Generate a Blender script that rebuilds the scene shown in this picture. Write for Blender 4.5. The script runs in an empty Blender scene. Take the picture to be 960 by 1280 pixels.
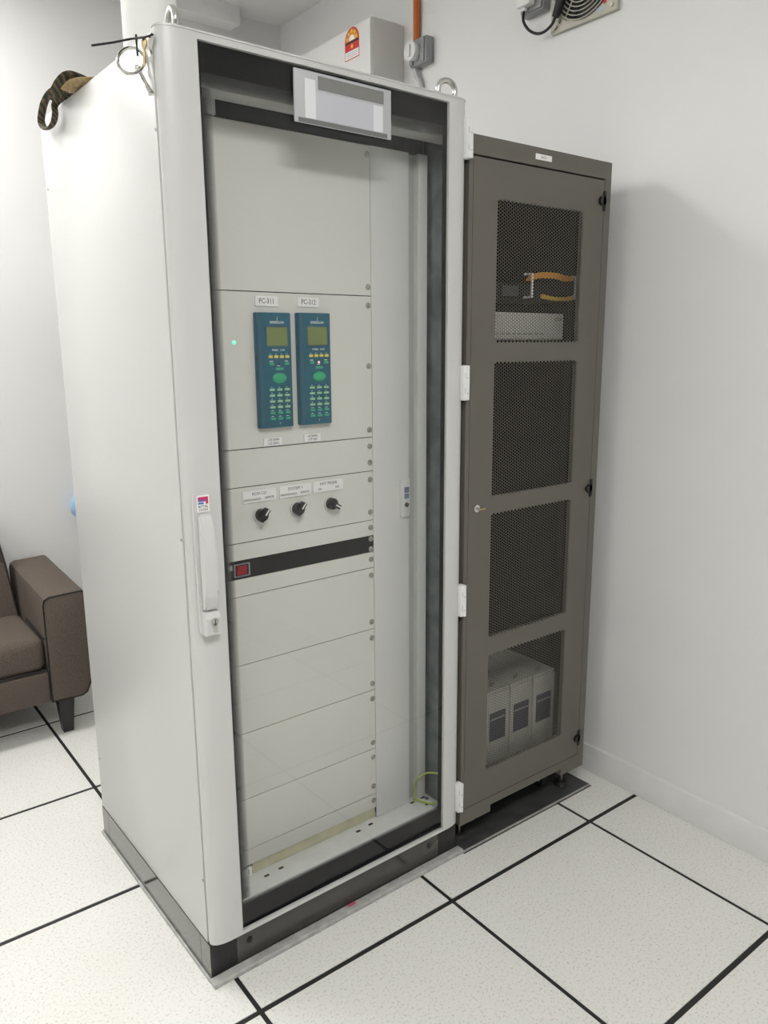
import bpy, bmesh, math, random
from mathutils import Vector, Matrix
random.seed(7)
scene = bpy.context.scene
COL = scene.collection

# ------------------------------------------------------------------ camera
cam_data = bpy.data.cameras.new('camera')
cam = bpy.data.objects.new('camera', cam_data)
COL.objects.link(cam)
cam_data.sensor_fit = 'VERTICAL'
cam_data.sensor_height = 36.0
cam_data.lens = 976.2 / 1280.0 * 36.0
cam_data.clip_start = 0.02
YAW, PITCH, ROLL = 0.6533, 0.2095, 0.0076
fwd = Vector((math.sin(YAW) * math.cos(PITCH), math.cos(YAW) * math.cos(PITCH), -math.sin(PITCH)))
rgt = Vector((math.cos(YAW), -math.sin(YAW), 0))
dwn = fwd.cross(rgt)
r2 = math.cos(ROLL) * rgt + math.sin(ROLL) * dwn
d2 = -math.sin(ROLL) * rgt + math.cos(ROLL) * dwn
m = Matrix((r2, -d2, -fwd)).transposed().to_4x4()
m.translation = Vector((-1.2977, -1.3968, 1.5089))
cam.matrix_world = m
scene.camera = cam

# ------------------------------------------------------------------ world, exposure
world = bpy.data.worlds.new('world')
scene.world = world
world.use_nodes = True
world.node_tree.nodes['Background'].inputs[0].default_value = (0.9, 0.95, 1.0, 1)
world.node_tree.nodes['Background'].inputs[1].default_value = 0.05
vs = scene.view_settings
vs.view_transform = 'Standard'
vs.look = 'None'
vs.exposure = 0.66
vs.gamma = 1.0
vs.use_curve_mapping = False
try:
    scene.cycles.use_denoising = True
    scene.cycles.max_bounces = 10
    scene.cycles.diffuse_bounces = 5
    scene.cycles.transparent_max_bounces = 12
except Exception:
    pass

# ceiling lamps of the room (built below): centre x, y, size x, size y, strength
LAMPS = [(-1.40, 1.64, 1.2, 0.6, 14.0), (-1.2, -1.8, 1.2, 0.6, 18.0), (-3.3, 0.0, 0.6, 1.2, 6.5)]
CEIL = 3.016
XR, YB, XL, YF = 0.853, 2.208, -4.4, -5.4


# ------------------------------------------------------------------ materials
def new_mat(name):
    mt = bpy.data.materials.new(name)
    mt.use_nodes = True
    return mt, mt.node_tree, mt.node_tree.nodes['Principled BSDF']


def pm(name, col, rough=0.5, metal=0.0, spec=0.5, noise=0.0, nscale=40.0, bump=0.0, bscale=200.0, col2=None, detail=4.0, coat=0.0):
    mt, nt, b = new_mat(name)
    b.inputs['Base Color'].default_value = (*col, 1)
    b.inputs['Roughness'].default_value = rough
    b.inputs['Metallic'].default_value = metal
    b.inputs['Specular IOR Level'].default_value = spec
    b.inputs['Coat Weight'].default_value = coat
    b.inputs['Coat Roughness'].default_value = 0.12
    tc = nt.nodes.new('ShaderNodeTexCoord')
    if noise > 0 or col2:
        n = nt.nodes.new('ShaderNodeTexNoise')
        n.inputs['Scale'].default_value = nscale
        n.inputs['Detail'].default_value = detail
        nt.links.new(tc.outputs['Object'], n.inputs['Vector'])
        r = nt.nodes.new('ShaderNodeValToRGB')
        c2 = col2 or tuple(c * (1 - noise) for c in col)
        r.color_ramp.elements[0].color = (*c2, 1)
        r.color_ramp.elements[1].color = (*col, 1)
        r.color_ramp.elements[0].position = 0.32
        r.color_ramp.elements[1].position = 0.68
        nt.links.new(n.outputs[0], r.inputs[0])
        nt.links.new(r.outputs[0], b.inputs['Base Color'])
    if bump > 0:
        n2 = nt.nodes.new('ShaderNodeTexNoise')
        n2.inputs['Scale'].default_value = bscale
        n2.inputs['Detail'].default_value = 2
        nt.links.new(tc.outputs['Object'], n2.inputs['Vector'])
        bp = nt.nodes.new('ShaderNodeBump')
        bp.inputs['Strength'].default_value = bump
        bp.inputs['Distance'].default_value = 0.002
        nt.links.new(n2.outputs[0], bp.inputs['Height'])
        nt.links.new(bp.outputs[0], b.inputs['Normal'])
    return mt


def tile_mat():
    mt, nt, b = new_mat('floor_laminate')
    tc = nt.nodes.new('ShaderNodeTexCoord')
    oi = nt.nodes.new('ShaderNodeObjectInfo')
    add = nt.nodes.new('ShaderNodeVectorMath'); add.operation = 'ADD'
    nt.links.new(tc.outputs['Object'], add.inputs[0])
    sc = nt.nodes.new('ShaderNodeVectorMath'); sc.operation = 'SCALE'
    sc.inputs[3].default_value = 1.0
    nt.links.new(oi.outputs['Location'], sc.inputs[0])
    nt.links.new(sc.outputs[0], add.inputs[1])
    n = nt.nodes.new('ShaderNodeTexNoise')
    n.inputs['Scale'].default_value = 150
    n.inputs['Detail'].default_value = 5
    n.inputs['Roughness'].default_value = 0.65
    nt.links.new(add.outputs[0], n.inputs['Vector'])
    r = nt.nodes.new('ShaderNodeValToRGB')
    r.color_ramp.elements[0].position = 0.33
    r.color_ramp.elements[0].color = (0.56, 0.55, 0.51, 1)
    r.color_ramp.elements[1].position = 0.47
    r.color_ramp.elements[1].color = (0.80, 0.80, 0.775, 1)
    nt.links.new(n.outputs[0], r.inputs[0])
    n3 = nt.nodes.new('ShaderNodeTexNoise')
    n3.inputs['Scale'].default_value = 3.0
    n3.inputs['Detail'].default_value = 3
    nt.links.new(add.outputs[0], n3.inputs['Vector'])
    r3 = nt.nodes.new('ShaderNodeValToRGB')
    r3.color_ramp.elements[0].color = (0.93, 0.92, 0.90, 1)
    r3.color_ramp.elements[1].color = (1, 1, 1, 1)
    nt.links.new(n3.outputs[0], r3.inputs[0])
    mx = nt.nodes.new('ShaderNodeMix'); mx.data_type = 'RGBA'; mx.blend_type = 'MULTIPLY'
    mx.inputs[0].default_value = 1.0
    nt.links.new(r.outputs[0], mx.inputs[6]); nt.links.new(r3.outputs[0], mx.inputs[7])
    nt.links.new(mx.outputs[2], b.inputs['Base Color'])
    b.inputs['Roughness'].default_value = 0.38
    return mt


def glass_mat():
    mt = bpy.data.materials.new('clear_glass')
    mt.use_nodes = True
    nt = mt.node_tree
    nt.nodes.clear()
    out = nt.nodes.new('ShaderNodeOutputMaterial')
    tr = nt.nodes.new('ShaderNodeBsdfTransparent'); tr.inputs[0].default_value = (0.982, 0.985, 0.980, 1)
    gl = nt.nodes.new('ShaderNodeBsdfGlossy'); gl.inputs['Roughness'].default_value = 0.0
    fr = nt.nodes.new('ShaderNodeFresnel'); fr.inputs[0].default_value = 1.5
    ge = nt.nodes.new('ShaderNodeNewGeometry')
    iv = nt.nodes.new('ShaderNodeMath'); iv.operation = 'SUBTRACT'; iv.inputs[0].default_value = 1.0
    nt.links.new(ge.outputs['Backfacing'], iv.inputs[1])
    mu = nt.nodes.new('ShaderNodeMath'); mu.operation = 'MULTIPLY'
    nt.links.new(fr.outputs[0], mu.inputs[0]); nt.links.new(iv.outputs[0], mu.inputs[1])
    bo = nt.nodes.new('ShaderNodeMath'); bo.operation = 'MULTIPLY'; bo.inputs[1].default_value = 1.05; bo.use_clamp = True
    nt.links.new(mu.outputs[0], bo.inputs[0])
    mx = nt.nodes.new('ShaderNodeMixShader')
    nt.links.new(bo.outputs[0], mx.inputs[0]); nt.links.new(tr.outputs[0], mx.inputs[1]); nt.links.new(gl.outputs[0], mx.inputs[2])
    nt.links.new(mx.outputs[0], out.inputs[0])
    return mt


def frit_mat(axis, lo, hi):
    """black ceramic print on the pane, its dots thinning out from hi (solid) to lo (clear) along one axis"""
    mt = bpy.data.materials.new('black_glass_print')
    mt.use_nodes = True
    nt = mt.node_tree
    nt.nodes.clear()
    out = nt.nodes.new('ShaderNodeOutputMaterial')
    tc = nt.nodes.new('ShaderNodeTexCoord')
    sp = nt.nodes.new('ShaderNodeSeparateXYZ')
    nt.links.new(tc.outputs['Object'], sp.inputs[0])
    mr = nt.nodes.new('ShaderNodeMapRange')
    mr.inputs[1].default_value = lo; mr.inputs[2].default_value = hi
    nt.links.new(sp.outputs[axis], mr.inputs[0])
    tr = nt.nodes.new('ShaderNodeBsdfTransparent')
    bk = nt.nodes.new('ShaderNodeBsdfPrincipled')
    bk.inputs['Base Color'].default_value = (0.012, 0.012, 0.013, 1)
    bk.inputs['Roughness'].default_value = 0.4
    mx = nt.nodes.new('ShaderNodeMixShader')
    nt.links.new(mr.outputs[0], mx.inputs[0]); nt.links.new(tr.outputs[0], mx.inputs[1]); nt.links.new(bk.outputs[0], mx.inputs[2])
    nt.links.new(mx.outputs[0], out.inputs[0])
    return mt


def emit_mat(name, col, s):
    mt, nt, b = new_mat(name)
    b.inputs['Base Color'].default_value = (*col, 1)
    b.inputs['Emission Color'].default_value = (*col, 1)
    b.inputs['Emission Strength'].default_value = s
    return mt


def stripe_mat():
    mt, nt, b = new_mat('striped_webbing')
    tc = nt.nodes.new('ShaderNodeTexCoord')
    w = nt.nodes.new('ShaderNodeTexWave')
    w.inputs['Scale'].default_value = 42
    w.inputs['Distortion'].default_value = 3.0
    w.inputs['Detail'].default_value = 2
    mp = nt.nodes.new('ShaderNodeMapping')
    mp.inputs['Rotation'].default_value = (0.4, 0.9, 0.3)
    nt.links.new(tc.outputs['Object'], mp.inputs[0]); nt.links.new(mp.outputs[0], w.inputs['Vector'])
    r = nt.nodes.new('ShaderNodeValToRGB')
    e = r.color_ramp.elements
    e[0].position = 0.0; e[0].color = (0.020, 0.026, 0.016, 1)
    e[1].position = 1.0; e[1].color = (0.20, 0.13, 0.08, 1)
    x = e.new(0.35); x.color = (0.035, 0.075, 0.035, 1)
    x = e.new(0.6); x.color = (0.12, 0.055, 0.045, 1)
    x = e.new(0.8); x.color = (0.05, 0.045, 0.025, 1)
    nt.links.new(w.outputs[0], r.inputs[0]); nt.links.new(r.outputs[0], b.inputs['Base Color'])
    b.inputs['Roughness'].default_value = 0.9
    return mt


M = dict(
    wall=pm('wall_paint', (0.80, 0.80, 0.795), 0.55, noise=0.02, nscale=2.5, bump=0.05, bscale=90),
    wall_grey=pm('unseen_wall_grey', (0.26, 0.27, 0.28), 0.6),  # dark grey made up for the unseen front wall, dims reflections in the glass
    ceil=pm('ceiling_paint', (0.84, 0.84, 0.835), 0.8, noise=0.02, nscale=2),
    base=pm('skirting_vinyl', (0.80, 0.80, 0.79), 0.4, noise=0.04, nscale=14),
    tile=tile_mat(),
    joint=pm('black_tile_edging', (0.012, 0.012, 0.011), 0.6),
    paint=pm('light_grey_powder_coat', (0.615, 0.62, 0.61), 0.30, bump=0.03, bscale=350, noise=0.015, nscale=3),
    panel=pm('grey_panel_paint', (0.668, 0.664, 0.628), 0.42, bump=0.02, bscale=400, noise=0.02, nscale=4),
    filler=pm('pale_grey_sheet', (0.65, 0.655, 0.645), 0.4),
    rail=pm('rail_grey', (0.66, 0.665, 0.66), 0.35),
    plinth=pm('umbra_grey_plinth', (0.045, 0.041, 0.036), 0.14, noise=0.15, nscale=9, coat=0.6),
    black=pm('black_plastic', (0.010, 0.010, 0.011), 0.4),
    black_satin=pm('black_anodised', (0.012, 0.012, 0.012), 0.35, spec=0.15),
    glass_black=pm('black_ceramic_print', (0.005, 0.005, 0.006), 0.5, spec=0.1),
    rubber=pm('black_rubber', (0.012, 0.012, 0.012), 0.6),
    galv=pm('galvanised_sheet', (0.27, 0.295, 0.31), 0.42, metal=0.75, col2=(0.13, 0.148, 0.16), nscale=16, detail=5),
    steel=pm('zinc_steel', (0.62, 0.61, 0.58), 0.25, metal=1.0),
    screw=pm('nickel_screw', (0.40, 0.39, 0.36), 0.3, metal=1.0),
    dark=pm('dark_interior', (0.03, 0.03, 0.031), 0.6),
    smoke=pm('dark_acrylic', (0.035, 0.042, 0.042), 0.15, noise=0.4, nscale=14),
    memb=pm('frame_profile_grey', (0.42, 0.42, 0.41), 0.45),
    ledge=pm('frame_zinc_light', (0.70, 0.71, 0.70), 0.35, noise=0.08, nscale=30),
    yellow=pm('aged_masking_strip', (0.60, 0.585, 0.40), 0.7, noise=0.18, nscale=26),
    teal=pm('teal_plastic', (0.010, 0.105, 0.160), 0.4, spec=0.25),
    teal_edge=pm('teal_plastic_side', (0.012, 0.080, 0.130), 0.45),
    lcd=pm('lcd_green', (0.155, 0.20, 0.055), 0.25, noise=0.08, nscale=60),
    key_y=pm('yellow_key', (0.70, 0.62, 0.12), 0.5),
    key_g=pm('green_key', (0.03, 0.36, 0.22), 0.45),
    key_l=pm('pale_green_key', (0.30, 0.58, 0.34), 0.5),
    oval=pm('green_jog_pad', (0.015, 0.36, 0.17), 0.35),
    white=pm('white_plastic', (0.80, 0.80, 0.80), 0.4),
    handle=pm('handle_grey_plastic', (0.64, 0.645, 0.64), 0.35),
    paper=pm('white_paper', (0.90, 0.90, 0.885), 0.7),
    print_k=pm('black_print', (0.02, 0.02, 0.02), 0.6),
    print_w=pm('white_print', (0.75, 0.78, 0.80), 0.6),
    print_g=pm('grey_print', (0.30, 0.30, 0.32), 0.6),
    red=pm('red_rocker', (0.30, 0.008, 0.012), 0.35, spec=0.2),
    led_red=emit_mat('red_indicator', (1.0, 0.35, 0.3), 1.2),
    led_green=emit_mat('green_led', (0.2, 0.95, 0.6), 0.55),
    magenta=pm('magenta_print', (0.62, 0.03, 0.13), 0.5),
    violet=pm('violet_print', (0.20, 0.10, 0.35), 0.5),
    blue=pm('blue_print', (0.05, 0.20, 0.50), 0.5),
    rack=pm('umber_grey_powder_coat', (0.130, 0.121, 0.100), 0.42, bump=0.04, bscale=300, noise=0.05, nscale=5),
    rack_in=pm('rack_shade_black', (0.006, 0.006, 0.006), 0.7, spec=0.2),  # rack interior shade put into the colour; also black equipment parts
    plate=pm('dark_steel_plate', (0.055, 0.056, 0.055), 0.45, noise=0.35, nscale=18),
    curb=pm('worn_zinc_curb', (0.50, 0.50, 0.48), 0.5, col2=(0.33, 0.33, 0.32), nscale=35),
    chrome=pm('chrome', (0.75, 0.74, 0.70), 0.12, metal=1.0),
    brass=pm('brass', (0.55, 0.42, 0.20), 0.3, metal=1.0),
    device=pm('pale_grey_device', (0.62, 0.61, 0.58), 0.5),
    battery=pm('battery_grey', (0.50, 0.49, 0.45), 0.5, noise=0.1, nscale=12),
    bat_label=pm('battery_label_blue', (0.016, 0.022, 0.060), 0.45),
    fibre=pm('orange_fibre', (0.80, 0.36, 0.03), 0.5),
    fibre_y=pm('yellow_fibre', (0.75, 0.50, 0.06), 0.5),
    ac=pm('ivory_ac_plastic', (0.70, 0.695, 0.67), 0.35),
    ac_front=pm('white_ac_plastic', (0.78, 0.78, 0.765), 0.3),
    sticker_r=pm('sticker_red', (0.60, 0.03, 0.03), 0.5),
    sticker_o=pm('sticker_orange', (0.75, 0.22, 0.02), 0.5),
    sticker_y=pm('sticker_yellow', (0.90, 0.62, 0.05), 0.5),
    orange=pm('orange_conduit', (0.50, 0.125, 0.012), 0.4),
    grey_pl=pm('grey_socket_plastic', (0.30, 0.31, 0.315), 0.4),
    flex=pm('pale_flex_conduit', (0.55, 0.55, 0.55), 0.5),
    ivory=pm('ivory_fan_metal', (0.50, 0.48, 0.40), 0.4),
    ring=pm('ivory_wire', (0.52, 0.49, 0.42), 0.3, metal=0.3),
    fabric=pm('brown_upholstery', (0.150, 0.122, 0.102), 0.95, noise=0.35, nscale=260, bump=0.5, bscale=700, spec=0.2),
    piping=pm('dark_piping', (0.012, 0.010, 0.010), 0.8),
    leg=pm('black_stained_wood', (0.012, 0.011, 0.012), 0.35),
    earth=pm('green_yellow_wire', (0.24, 0.42, 0.05), 0.45, col2=(0.50, 0.50, 0.08), nscale=60),
    strap=stripe_mat(),
    tan=pm('tan_fabric', (0.50, 0.37, 0.19), 0.9, noise=0.5, nscale=120),
    green_dark=pm('dark_green_card', (0.008, 0.045, 0.022), 0.5),
    paleblue=pm('pale_blue_plastic', (0.35, 0.55, 0.78), 0.35),
    pink=pm('pink_mark', (0.55, 0.10, 0.16), 0.6),
    glass=glass_mat(),
    lamp=emit_mat('lamp_diffuser', (1.0, 0.985, 0.955), 11.0),
)


# ------------------------------------------------------------------ mesh helpers
class MB:
    def __init__(s):
        s.bm = bmesh.new()

    def box(s, x0, x1, y0, y1, z0, z1, bev=0.0, seg=2):
        r = bmesh.ops.create_cube(s.bm, size=1.0)
        vs_ = r['verts']
        for v in vs_:
            v.co = Vector((x0 + (v.co.x + .5) * (x1 - x0), y0 + (v.co.y + .5) * (y1 - y0), z0 + (v.co.z + .5) * (z1 - z0)))
        if bev > 0:
            es = list({e for v in vs_ for e in v.link_edges})
            bmesh.ops.bevel(s.bm, geom=es, offset=bev, segments=seg, affect='EDGES', profile=0.5)
        return s

    def prism(s, pts, axis, a, b):
        """polygon pts (2D, in the two remaining axes in order) extruded along axis from a to b"""
        def mk(p, t):
            if axis == 0: return (t, p[0], p[1])
            if axis == 1: return (p[0], t, p[1])
            return (p[0], p[1], t)
        A = [s.bm.verts.new(mk(p, a)) for p in pts]
        B = [s.bm.verts.new(mk(p, b)) for p in pts]
        n = len(pts)
        s.bm.faces.new(A); s.bm.faces.new(list(reversed(B)))
        for i in range(n):
            s.bm.faces.new((A[i], B[i], B[(i + 1) % n], A[(i + 1) % n]))
        return s

    def cyl(s, c, r, h, axis=2, seg=20, r2=None, cap=True):
        r2 = r if r2 is None else r2
        mtx = {0: Matrix.Rotation(math.pi / 2, 4, 'Y'), 1: Matrix.Rotation(-math.pi / 2, 4, 'X'), 2: Matrix.Identity(4)}[axis]
        bmesh.ops.create_cone(s.bm, cap_ends=cap, segments=seg, radius1=r, radius2=r2, depth=h, matrix=Matrix.Translation(c) @ mtx)
        return s

    def sphere(s, c, rx, ry, rz, u=20, v=12):
        bmesh.ops.create_uvsphere(s.bm, u_segments=u, v_segments=v, radius=1.0,
                                  matrix=Matrix.Translation(c) @ Matrix.Diagonal((rx, ry, rz, 1)))
        return s

    def tube(s, pts, r, seg=10, closed=False, flat=None, cap=True):
        """sweep a circle (or a flat ellipse flat=(a, b)) along a polyline; a is measured across, b along the path normal"""
        P = [Vector(p) for p in pts]
        n = len(P)
        rings = []
        T = []
        for i in range(n):
            a = P[(i - 1) % n] if (closed or i > 0) else P[i]
            b = P[(i + 1) % n] if (closed or i < n - 1) else P[i]
            T.append((b - a).normalized())
        up = Vector((0, 0, 1)) if abs(T[0].z) < 0.9 else Vector((1, 0, 0))
        N = (up - T[0] * up.dot(T[0])).normalized()
        for i in range(n):
            N = (N - T[i] * N.dot(T[i]))
            N.normalize()
            Bn = T[i].cross(N)
            ra, rb = flat if flat else (r, r)
            rr = r[i] if isinstance(r, (list, tuple)) else None
            if rr is not None: ra = rb = rr
            rings.append([s.bm.verts.new(P[i] + Bn * (ra * math.cos(2 * math.pi * k / seg)) + N * (rb * math.sin(2 * math.pi * k / seg))) for k in range(seg)])
        m_ = n if closed else n - 1
        for i in range(m_):
            A, B = rings[i], rings[(i + 1) % n]
            for k in range(seg):
                s.bm.faces.new((A[k], A[(k + 1) % seg], B[(k + 1) % seg], B[k]))
        if cap and not closed:
            s.bm.faces.new(list(reversed(rings[0]))); s.bm.faces.new(rings[-1])
        return s

    def torus(s, c, R, r, nrm=(0, 1, 0), seg=28, rs=10):
        q = Vector((0, 0, 1)).rotation_difference(Vector(nrm).normalized())
        pts = [Vector(c) + q @ Vector((R * math.cos(2 * math.pi * k / seg), R * math.sin(2 * math.pi * k / seg), 0)) for k in range(seg)]
        return s.tube(pts, r, rs, closed=True)

    def mesh(s, name, smooth=False):
        bmesh.ops.recalc_face_normals(s.bm, faces=s.bm.faces)
        me = bpy.data.meshes.new(name)
        s.bm.to_mesh(me)
        s.bm.free()
        if smooth:
            for p in me.polygons: p.use_smooth = True
            try: me.set_sharp_from_angle(angle=math.radians(35))
            except Exception: pass
        return me

    def build(s, name, mat, parent=None, smooth=False, loc=None):
        return link(name, s.mesh(name, smooth), mat, parent, loc)


def link(name, me, mat, parent=None, loc=None):
    if mat is not None and not me.materials:
        me.materials.append(mat)
    o = bpy.data.objects.new(name, me)
    COL.objects.link(o)
    o.parent = parent
    if loc is not None: o.location = loc
    return o


def box(name, mat, parent, x0, x1, y0, y1, z0, z1, bev=0.0, seg=2):
    return MB().box(x0, x1, y0, y1, z0, z1, bev, seg).build(name, mat, parent, smooth=bev > 0)


def tag(o, label, cat, group=None, kind=None):
    o['label'] = label
    o['category'] = cat
    if group: o['group'] = group
    if kind: o['kind'] = kind
    return o


def struct(o, label=None):
    o['kind'] = 'structure'
    if label: o['label'] = label
    return o


def empty(name, loc=(0, 0, 0), rz=0.0):
    o = bpy.data.objects.new(name, None)
    o.empty_display_size = 0.1
    COL.objects.link(o)
    o.location = loc
    o.rotation_euler = (0, 0, rz)
    return o


def text(name, body, size, mat, parent, loc, rot=(math.pi / 2, 0, 0), sx=1.0, align='CENTER', depth=0.0002):
    cu = bpy.data.curves.new(name, 'FONT')
    cu.body = body
    cu.size = size
    cu.align_x = align
    cu.align_y = 'CENTER'
    cu.extrude = depth
    cu.resolution_u = 2
    tmp = bpy.data.objects.new(name + '_tmp', cu)
    me = bpy.data.meshes.new_from_object(tmp)
    bpy.data.objects.remove(tmp)
    o = link(name, me, mat, parent, loc)
    o.rotation_euler = rot
    o.scale = (sx, 1, 1)
    return o


def curve_pts(pts, sub=6, closed=False):
    P = [Vector(p) for p in pts]
    n = len(P)
    out = []
    rng = n if closed else n - 1
    for i in range(rng):
        p0 = P[(i - 1) % n] if (closed or i > 0) else P[i]
        p1 = P[i]; p2 = P[(i + 1) % n]
        p3 = P[(i + 2) % n] if (closed or i + 2 < n) else p2
        for k in range(sub):
            t = k / sub
            out.append(0.5 * ((2 * p1) + (-p0 + p2) * t + (2 * p0 - 5 * p1 + 4 * p2 - p3) * t * t + (-p0 + 3 * p1 - 3 * p2 + p3) * t ** 3))
    if not closed: out.append(P[-1])
    return out


# ------------------------------------------------------------------ the room
floor = struct(box('floor', M['joint'], None, XL, XR, YF, YB, -0.05, -0.0025), 'raised access floor of speckled white tiles with black joints')
T, GX, GY = 0.6, 0.0060, 0.0072
full = None
ix0, ix1 = math.floor(XL / T), math.ceil(XR / T)
iy0, iy1 = math.floor(YF / T), math.ceil(YB / T)
for i in range(ix0, ix1):
    for j in range(iy0, iy1):
        x0, x1 = max(i * T + GX, XL), min((i + 1) * T - GX, XR)
        y0, y1 = max(j * T + GY, YF), min((j + 1) * T - GY, YB)
        if x1 - x0 < 0.01 or y1 - y0 < 0.01: continue
        cx, cy = (x0 + x1) / 2, (y0 + y1) / 2
        whole = (x1 - x0) > 0.585 and (y1 - y0) > 0.583
        if whole and full:
            me = full
        else:
            me = MB().box(x0 - cx, x1 - cx, y0 - cy, y1 - cy, -0.02, 0.0, 0.0008, 1).mesh('tile')
            if whole: full = me
        link('tile', me, M['tile'], floor, (cx, cy, 0))

struct(box('ceiling', M['ceil'], None, XL, XR, YF, YB, CEIL, CEIL + 0.1))
struct(box('wall_right', M['wall'], None, XR, XR + 0.12, YF, YB + 0.12, -0.05, CEIL + 0.1))
struct(box('wall_back', M['wall'], None, XL, XR, YB, YB + 0.12, -0.05, CEIL + 0.1))
struct(box('wall_left', M['wall'], None, XL - 0.12, XL, YF, YB + 0.12, -0.05, CEIL + 0.1))
struct(box('wall_front', M['wall_grey'], None, XL, XR, YF - 0.12, YF, -0.05, CEIL + 0.1))
struct(box('baseboard_right', M['base'], None, XR - 0.010, XR, YF, YB, 0.0, 0.1, 0.002))
struct(box('baseboard_back', M['base'], None, XL, XR - 0.010, YB - 0.010, YB, 0.0, 0.1, 0.002))
struct(box('trim_1', M['ceil'], None, XL, 0.585, YB - 0.10, YB, 2.94, CEIL, 0.002), 'shallow boxed soffit where the back wall meets the ceiling')


def ceiling_lamp(x, y, sx, sy, strength, label):
    r = empty('ceiling_lamp', (x, y, CEIL))
    tag(r, label, 'lamp', 'flush ceiling lamp panels')
    fr = MB()
    for (a, b, c, d) in ((-sx / 2, sx / 2, -sy / 2, -sy / 2 + .02), (-sx / 2, sx / 2, sy / 2 - .02, sy / 2),
                         (-sx / 2, -sx / 2 + .02, -sy / 2 + .02, sy / 2 - .02), (sx / 2 - .02, sx / 2, -sy / 2 + .02, sy / 2 - .02)):
        fr.box(a, b, c, d, -0.03, 0.0)
    fr.build('frame', M['white'], r)
    df = box('diffuser', M['lamp'], r, -sx / 2 + .02, sx / 2 - .02, -sy / 2 + .02, sy / 2 - .02, -0.024, -0.004)
    mt = emit_mat('lamp_diffuser', (1.0, 0.985, 0.955), strength)
    df.data.materials.clear(); df.data.materials.append(mt)
    return r


for L, lb in zip(LAMPS, ('white ceiling lamp panel over the sofa side of the back wall', 'white ceiling lamp panel in front of the cabinets', 'white ceiling lamp panel near the left wall')):
    ceiling_lamp(*L, lb)

# ------------------------------------------------------------------ tall light grey cabinet with glass door
W, D = 0.808, 0.757
H = 2.094
PY = 0.10          # plane of the inner panels
cab = empty('equipment_cabinet', (-0.6509, 0.1473, 0.0), 0.0135)
tag(cab, 'tall light grey metal cabinet with a framed glass door and dark plinth', 'cabinet')

# body sheets
box('side_panel', M['paint'], cab, 0.0, 0.012, 0.016, D, 0.1005, H - 0.004, 0.001)
box('side_panel', M['paint'], cab, W - 0.012, W, 0.016, D, 0.1005, H - 0.004, 0.001)
box('back_panel', M['paint'], cab, 0.013, W - 0.013, D - 0.012, D - 0.001, 0.104, H - 0.004)
box('roof_panel', M['paint'], cab, 0.002, W - 0.002, 0.018, D - 0.001, H - 0.004, H, 0.001)
box('base_panel', M['ledge'], cab, 0.013, W - 0.013, 0.13, D - 0.013, 0.104, 0.11)
box('backing_sheet', M['dark'], cab, 0.014, W - 0.034, PY + 0.022, PY + 0.026, 0.112, H - 0.006)
box('inner_side_sheet', M['galv'], cab, 0.776, 0.782, 0.0140, 0.118, 0.156, H - 0.006)
box('inner_side_sheet', M['galv'], cab, 0.026, 0.032, 0.022, 0.118, 0.156, H - 0.006)
_s = MB().cyl((0, 0.0008, 0), 0.0078, 0.0016, 1, 16)
_n = len(_s.bm.faces)
_s.sphere((0.0006, 0, 0), 0.0052, 0.0030, 0.0052, 12, 8)
scr_me = _s.mesh('screw', True)
scr_me.materials.append(M['black_satin']); scr_me.materials.append(M['screw'])
for _p in scr_me.polygons:
    _p.material_index = 0 if _p.index < _n else 1
# small rivets on the galvanised side
rv = MB().sphere((0, 0, 0), 0.0025, 0.004, 0.004, 10, 6).mesh('rivet', True); rv.materials.append(M['steel'])
for y, z in ((0.045, 2.005), (0.042, 1.447), (0.04, 0.86), (0.04, 0.30)):
    link('rivet', rv, M['steel'], cab, (0.775, y, z))
# side wall screws
for y, z in ((0.019, 1.922), (0.019, 1.103), (0.019, 0.27), (0.74, 1.92), (0.74, 0.27)):
    link('side_screw', MB().cyl((0, 0, 0), 0.0032, 0.002, 0, 10).mesh('side_screw', True), M['screw'], cab, (-0.0006, y, z))

# plinth
px0, px1 = 0.0, W
py0, py1 = 0.0, D
for cx in (px0, px1 - 0.07):
    for cy, ly in ((py0, 0.055), (py1 - 0.055, 0.055)):
        o = box('plinth_corner', M['black'] if cy == py0 else M['plinth'], cab, cx, cx + 0.07, cy, cy + ly, 0.0, 0.1, 0.002)
o = box('plinth_front_panel', M['plinth'], cab, px0 + 0.07, px1 - 0.07, py0 + 0.0015, py0 + 0.012, 0.0, 0.1)
for xx in (0.105, W - 0.105):
    MB().cyl((xx, 0.001, 0.062), 0.008, 0.004, 1, 16).build('plinth_screw', M['black'], o)
box('plinth_back_panel', M['plinth'], cab, px0 + 0.07, px1 - 0.07, py1 - 0.012, py1 - 0.0015, 0.0, 0.1)
# the left side wears a full-depth cover over its corner pieces, parted near both ends
for a, b in ((0.0, 0.0535), (0.055, 0.702), (0.7035, D)):
    box('plinth_side_panel', M['plinth'], cab, -0.0015, 0.002, a + (0.001 if a == 0 else 0), b, 0.0, 0.1)
box('plinth_side_panel', M['plinth'], cab, W - 0.012, W - 0.001, 0.055, D - 0.055, 0.0, 0.1)

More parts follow.
